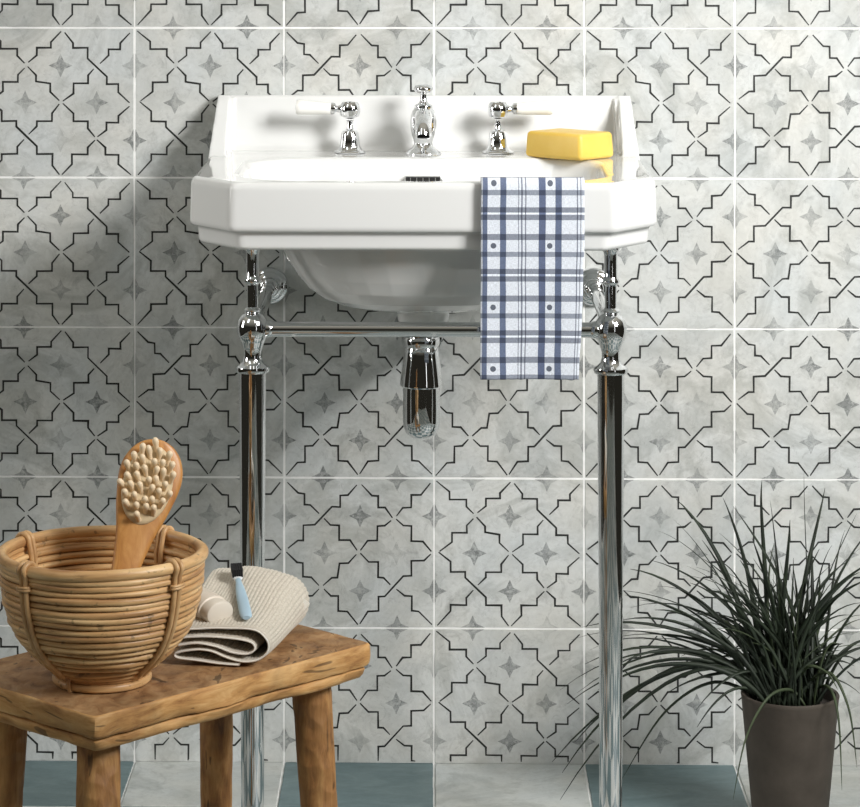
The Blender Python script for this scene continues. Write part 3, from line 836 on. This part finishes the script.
pad = b.build('peg_pad', M_PAD, brush)
pegmesh = None; k_ = 0
for iy in range(-4, 5):
    for ix in range(-3, 4):
        X = (ix + (.5 if iy % 2 else 0)) * .0090; Y = iy * .0092
        if (X / (pw - .0030)) ** 2 + (Y / (ph_ - .0030)) ** 2 > 1: continue
        pr_ = random.Random(ix * 31 + iy)
        pos = pc_ + mloc @ Vector((X, Y, .0030))
        if pegmesh is None:
            q = MB(); q.lathe([(.0026, -.001), (.0025, .003), (.0030, .0070), (.0035, .0100), (.0032, .0128), (.0019, .0145), (.0002, .0150)], (0, 0, 0), seg=12)
            po = q.build('peg', M_PEG, None); pegmesh = po.data; first = po
        else:
            po = first.copy(); COL.objects.link(po)
        po.parent = pad
        tilt = mloc @ Matrix.Rotation(-.55 + .22 * pr_.uniform(-1, 1) - Y * 8, 3, 'X').to_3x3() @ Matrix.Rotation(X * 13 - .25 + .22 * pr_.uniform(-1, 1), 3, 'Y')
        po.rotation_euler = tilt.to_euler(); po.location = pos - ORG[pad.name]

# ------------------------------------------------------------------ beige folded towel on the stool
Z_ = SZ + .0018
path2 = [(-.112, .0205), (-.085, .0235), (-.058, .0200), (-.038, .0135), (-.022, .0120), (-.0145, .0170), (-.0175, .0240), (-.034, .0285), (-.060, .0305), (-.090, .0305), (-.112, .0290),
         (-.121, .0310), (-.1225, .0350), (-.113, .0378), (-.085, .0385), (-.055, .0395), (-.030, .0395), (-.012, .0370), (-.002, .0290), (.0005, .0190), (-.004, .0105), (-.014, .0050), (-.028, .0042), (-.045, .0085), (-.064, .0145), (-.085, .0160), (-.110, .0130),
         (-.1180, .0098), (-.112, .0060), (-.085, .0040), (-.055, .0016), (-.030, .0005)]
path2 = [(a if a > -.05 else -.05 + (a + .05) * .72, b2) for a, b2 in path2]
pc2 = catmull([Vector((a, b2, 0)) for a, b2 in path2], 26)
Ls = [0]
for i in range(1, len(pc2)): Ls.append(Ls[-1] + (pc2[i] - pc2[i - 1]).length)
A0 = Vector((P(268, 640, .824).x, -.824)); ed = Vector((.165, 1)).normalized(); xd = Vector((1, -.04)).normalized()
NL = 40; TL = .165
topi = max(range(len(pc2)), key=lambda i: pc2[i].y)
tw2 = MB(); rows = []
for i, p in enumerate(pc2):
    t0 = (pc2[min(i + 1, len(pc2) - 1)] - pc2[max(i - 1, 0)]).normalized(); nrm = Vector((-t0.y, t0.x))
    rib0 = .00050 * sin(2 * pi * Ls[i] / .0040)
    row = []
    for j in range(NL + 1):
        v = j / NL; s = v * TL
        grow = .95 + .95 * (v ** 1.2); rib = rib0 * min(1, j / 3)
        # the outer top layers bunch up towards the back, the right end stays rounded
        u = p.x * (1 - .10 * v) + nrm.x * rib
        flare = .015 * v * (max(0, 1 + p.x / .06) ** 1)
        z = p.y * grow + nrm.y * rib
        roundback = max(0, (v - .80) / .2); rght = max(0, (p.x + .05) / .05)
        z -= .016 * roundback ** 2 * (p.y / .04)
        u -= .010 * roundback ** 2 * rght
        z -= .007 * v * rght * (p.y / .04)
        z += .0046 * noise.noise(Vector((p.x * 26, v * 2.4, 2))) * (p.y / .04) * (.4 + v)
        sag = s + .004 * noise.noise(Vector((p.x * 15, 0, p.y * 60))) * (1 if j == 0 else 1 - v)
        q = A0 + xd * (u + flare) + ed * sag
        row.append(Vector((q.x, q.y, Z_ + max(z, .0002))))
    rows.append(row)
tw2.grid(rows, 0)
ft = tw2.build('folded_towel', M_CLOTH, org=(A0.x - .06, A0.y + .07, SZ), sharp=180)
tag(ft, 'beige ribbed cotton towel folded in loops on the stool beside the basket', 'towel')
so = ft.modifiers.new('thickness', 'SOLIDIFY'); so.thickness = .0024; so.offset = 0
ORG_ft = Vector((A0.x - .06, A0.y + .07, SZ))
hm = MB()
hm.tube([r_[0] + Vector((0, -.0004, 0)) for r_ in rows[::3]], .0010, 6)
ORG[ft.name] = ORG_ft
hme = hm.build('hem', M_HEM, ft); hme['label'] = 'pale stitched hem'
tg = MB(); tq = rows[topi + 90][NL - 8] if topi + 90 < len(rows) else rows[-1][NL]
tg.box((0, 0, 0), (.010, .0008, .010))
gp = P(305, 604, .705)
tg.v = [Matrix.Rotation(R(38), 3, 'Y') @ v + Vector((gp.x - .002, -.705, gp.z)) for v in tg.v]
tgo = tg.build('care_label', M_HEM, ft); tgo['label'] = 'small white fabric tag'
def towel_top(x, d):
    """height of the towel's top at x and distance d"""
    best = None
    for r_ in rows[topi - 140:topi + 140:4]:
        for q in r_[::2]:
            e = (q.x - x) ** 2 + (q.y + d) ** 2
            if best is None or e < best[0]: best = (e, q.z)
    return best[1]

# ------------------------------------------------------------------ cream bottle lying on the towel
fp = P(220.5, 615.0, .805)
bz0 = fp.z
bdir = Vector((-.62, .78, .10)).normalized()
sdv = bdir.cross(Vector((0, 0, 1))).normalized(); upv = sdv.cross(bdir).normalized()
mb_ = Matrix((sdv, upv, bdir)).transposed()
zb_under = towel_top(fp.x, .79)
bo = Vector((fp.x, -.800, fp.z))
bot = thing('lotion_bottle', (bo.x, bo.y, zb_under), 'small cream oval bottle lying on the folded beige towel', 'bottle')
b = MB(); b.lathe([(.0002, 0), (.0125, 0), (.0150, .0010), (.0160, .0030), (.0160, .0125), (.0150, .0130)], bo, mb_ * 1.08, 40, ry=.76)
c_ = b.build('cap', M_CAP, bot)
b = MB(); b.lathe([(.0150, .0125), (.0172, .0140), (.0178, .0180), (.0178, .050), (.0165, .055), (.010, .058), (.0002, .059)], bo, mb_ * 1.08, 40, ry=.78); b.build('bottle_body', M_BOT, bot)

# ------------------------------------------------------------------ toothbrush
ta = P(246.5, 627, .808); tb_ = P(236.5, 577, .700)
za, zb2 = towel_top(ta.x, .80), towel_top(tb_.x, .70)
A_ = Vector((ta.x, -.808, za + .002)); B_ = Vector((tb_.x, -.700, zb2 + .001))
lift = max(towel_top(q_.x, -q_.y) - q_.z for q_ in [A_.lerp(B_, k / 12) for k in range(13)]) + .0045
A_.z += lift; B_.z += lift
tdir = (B_ - A_).normalized(); sd2 = tdir.cross(Vector((0, -.35, 1))).normalized(); up2 = sd2.cross(tdir).normalized()
tbh = thing('toothbrush', A_, 'pale blue toothbrush with black bristles lying on the beige towel', 'toothbrush')
TL_ = (B_ - A_).length
b = MB(); rows_ = []
for s, hw_, th in ((0, .0040, .0022), (.003, .0062, .0030), (.02, .0066, .0034), (.05, .0062, .0034), (.075, .0050, .0030), (.092, .0034, .0024), (.100, .0033, .0022)):
    s *= TL_ / .121; row = []
    for j in range(16):
        a = 2 * pi * j / 16; row.append(A_ + tdir * s + sd2 * hw_ * cos(a) + up2 * th * sin(a))
    rows_.append(row)
b.grid(rows_, 0, True, True); b.build('brush_handle', M_BLUE, tbh)
b = MB(); rows_ = []
for s, hw_, th in ((.0995, .0034, .0022), (.104, .0056, .0022), (.120, .0058, .0022), (.1235, .0040, .0020)):
    s *= TL_ / .121; row = []
    for j in range(16):
        a = 2 * pi * j / 16; row.append(A_ + tdir * s + sd2 * hw_ * cos(a) + up2 * th * sin(a))
    rows_.append(row)
b.grid(rows_, 0, True, True); bh = b.build('brush_head', M_WPL, tbh); bh['label'] = 'white brush head'
b = MB()
for i in range(7):
    for j in range(5):
        s = (.1052 + i * .0028) * TL_ / .121; o_s = (j - 2) * .0023
        q = A_ + tdir * s + sd2 * o_s + up2 * .001
        tip = q + up2 * .0090 + sd2 * o_s * .06
        b.tube([q, q.lerp(tip, .6), tip], .00125, 6)
bb = b.build('bristles', M_BRIS, tbh); bb['label'] = 'black bristles'; bb['kind'] = 'stuff'

# ------------------------------------------------------------------ potted grass
PD = .27
pc3 = P(790, 760, PD); ptop = P(790, 694, PD - 0).z
pot = thing('potted_grass', (pc3.x, -PD, 0), 'dark grassy plant with thin arching leaves in a brown clay pot', 'potted plant')
pr = [(.0005, .0005), (.042, .0005), (.0445, .003), (.0465, .02), (.0600, ptop - .004), (.0608, ptop), (.0598, ptop + .0015), (.0565, ptop + .0010), (.0555, ptop - .003), (.0535, ptop - .020), (.0005, ptop - .022)]
b = MB(); b.lathe(pr, (pc3.x, -PD, 0), seg=64); b.build('pot', M_POT, pot, sharp=45)
b = MB(); b.lathe([(.0005, ptop - .010), (.03, ptop - .009), (.0535, ptop - .013), (.0535, ptop - .019)], (pc3.x, -PD, 0), seg=40); b.build('soil', M_SOIL, pot)
base0 = Vector((pc3.x, -PD, ptop - .012))
keys = [(676, 499, .24), (659, 531, .22), (673, 519, .28), (723, 498, .22), (733, 506, .26), (762, 480, .25), (804, 470, .27), (825, 488, .22), (823, 497, .3), (857, 513, .25),
        (752, 538, .35), (775, 550, .2), (696, 567, .3), (862, 547, .25), (630, 569, .25), (625, 595, .2), (571, 640, .22), (583, 627, .25), (577, 693, .2), (552, 762, .22),
        (560, 800, .26), (562, 773, .24), (567, 704, .3), (585, 664, .28), (606, 640, .2), (640, 600, .32), (866, 700, .3), (870, 640, .25),
        (575, 742, .18), (598, 690, .3), (622, 620, .3), (640, 640, .15), (612, 668, .33), (650, 560, .2), (868, 580, .3), (845, 530, .2), (702, 540, .2), (790, 520, .3), (812, 540, .2),
        (655, 610, .3), (590, 720, .28), (590, 650, .15), (770, 500, .33), (740, 560, .25), (560, 690, .25), (610, 590, .3), (832, 545, .3), (880, 520, .2), (875, 560, .33)]
fol = MB()
def blade(b0, tip, wd, droop, mi=0, rnd=random):
    L_ = (tip - b0).length
    horiz = Vector((tip.x - b0.x, tip.y - b0.y, 0))
    c1 = b0 + horiz * .16 + Vector((0, 0, 1)) * (max(.05, (tip.z - b0.z)) * .45 + droop * .55)
    c2 = b0 + horiz * .62 + Vector((0, 0, (tip.z - b0.z) * .78 + droop))
    c1 += Vector((rnd.uniform(-.012, .012), rnd.uniform(-.01, .01), 0)); c2 += Vector((rnd.uniform(-.008, .008), rnd.uniform(-.01, .01), rnd.uniform(-.006, .006)))
    N = 14; rows = []; tw = rnd.uniform(-.9, .9)
    for i in range(N + 1):
        t = i / N
        p = b0 * (1 - t) ** 3 + c1 * 3 * t * (1 - t) ** 2 + c2 * 3 * t * t * (1 - t) + tip * t ** 3
        dv = (c1 - b0) * (1 - t) ** 2 + (c2 - c1) * 2 * t * (1 - t) + (tip - c2) * t * t; dv.normalize()
        p.y = min(p.y, -.008)
        side = dv.cross(Vector((0, -1, .15))).normalized()
        ref = dv.cross(side)
        side = (side * cos(tw * t + tw) + ref * sin(tw * t + tw)).normalized(); ref = dv.cross(side)
        ww = wd * (1 - t ** 3) * (.75 + .5 * min(1, t * 4)) + .0005
        rows.append([p + side * ww / 2, p + ref * ww * .22, p - side * ww / 2, p - ref * ww * .04])
    fol.grid(rows, mi, True, True)
gr = random.Random(11)
def b0r(tx_):
    a = gr.uniform(0, 2 * pi); r = .036 * sqrt(gr.random())
    s = max(-1, min(1, (tx_ - 790) / 200)) * .012
    return base0 + Vector((r * cos(a) + s, r * sin(a) * .9, 0))
for (tx_, ty_, dd) in keys:
    tip = P(tx_, ty_, dd); low = max(0, (ty_ - 600) / 200)
    span = abs(tx_ - 790) / 240
    blade(b0r(tx_), tip, gr.uniform(.0040, .0052), span * (.035 + .10 * low) + .004, 0, gr)
for i in range(150):
    ang = gr.gauss(0, .62)             # from vertical
    ang = max(-1.65, min(1.5, ang - .12)); Ln = gr.uniform(.07, .215) * (1.08 if ang < -.4 else .95)
    az = gr.uniform(-.75, .75)
    tip = base0 + Vector((sin(ang) * Ln * cos(az), -sin(az) * Ln * .55, cos(ang) * Ln * .95))
    if tip.y > -.02: tip.y = -.02 - gr.random() * .05
    if tip.x < .24 and tip.y < -.33: tip.y = -.33
    blade(b0r(790 + sin(ang) * 150), tip, gr.uniform(.0028, .0045), abs(sin(ang)) * gr.uniform(.02, .06), 0 if gr.random() < .9 else 1, gr)
# a few pale blades that hang over the pot's front
for pts in ([(800, 704, .26), (790, 690, .31), (768, 698, .35), (746, 738, .365), (733, 800, .375)], [(800, 702, .24), (770, 660, .26), (735, 655, .25), (690, 664, .22)],
            [(800, 700, .25), (826, 686, .3), (838, 715, .35), (842, 790, .36)], [(790, 702, .25), (826, 672, .31), (848, 706, .34), (857, 768, .33)],
            [(765, 700, .27), (715, 682, .25), (665, 712, .24), (622, 779, .23)], [(790, 700, .25), (806, 668, .3), (826, 672, .32), (838, 690, .34)]):
    pp = catmull([P(*q) for q in pts], 8); rows = []
    for i, p in enumerate(pp):
        t = i / (len(pp) - 1); dv = (pp[min(i + 1, len(pp) - 1)] - pp[max(i - 1, 0)]).normalized()
        side = dv.cross(Vector((0, -1, .2))).normalized(); ref = dv.cross(side); ww = .0042 * (1 - t ** 2.4) + .0002
        rows.append([p + side * ww / 2, p + ref * ww * .2, p - side * ww / 2, p - ref * ww * .05])
    fol.grid(rows, 1 if pts[0][0] != 765 else 0, True, True)
fo = fol.build('foliage', [M_LEAF, M_LEAF2], pot, sharp=180)
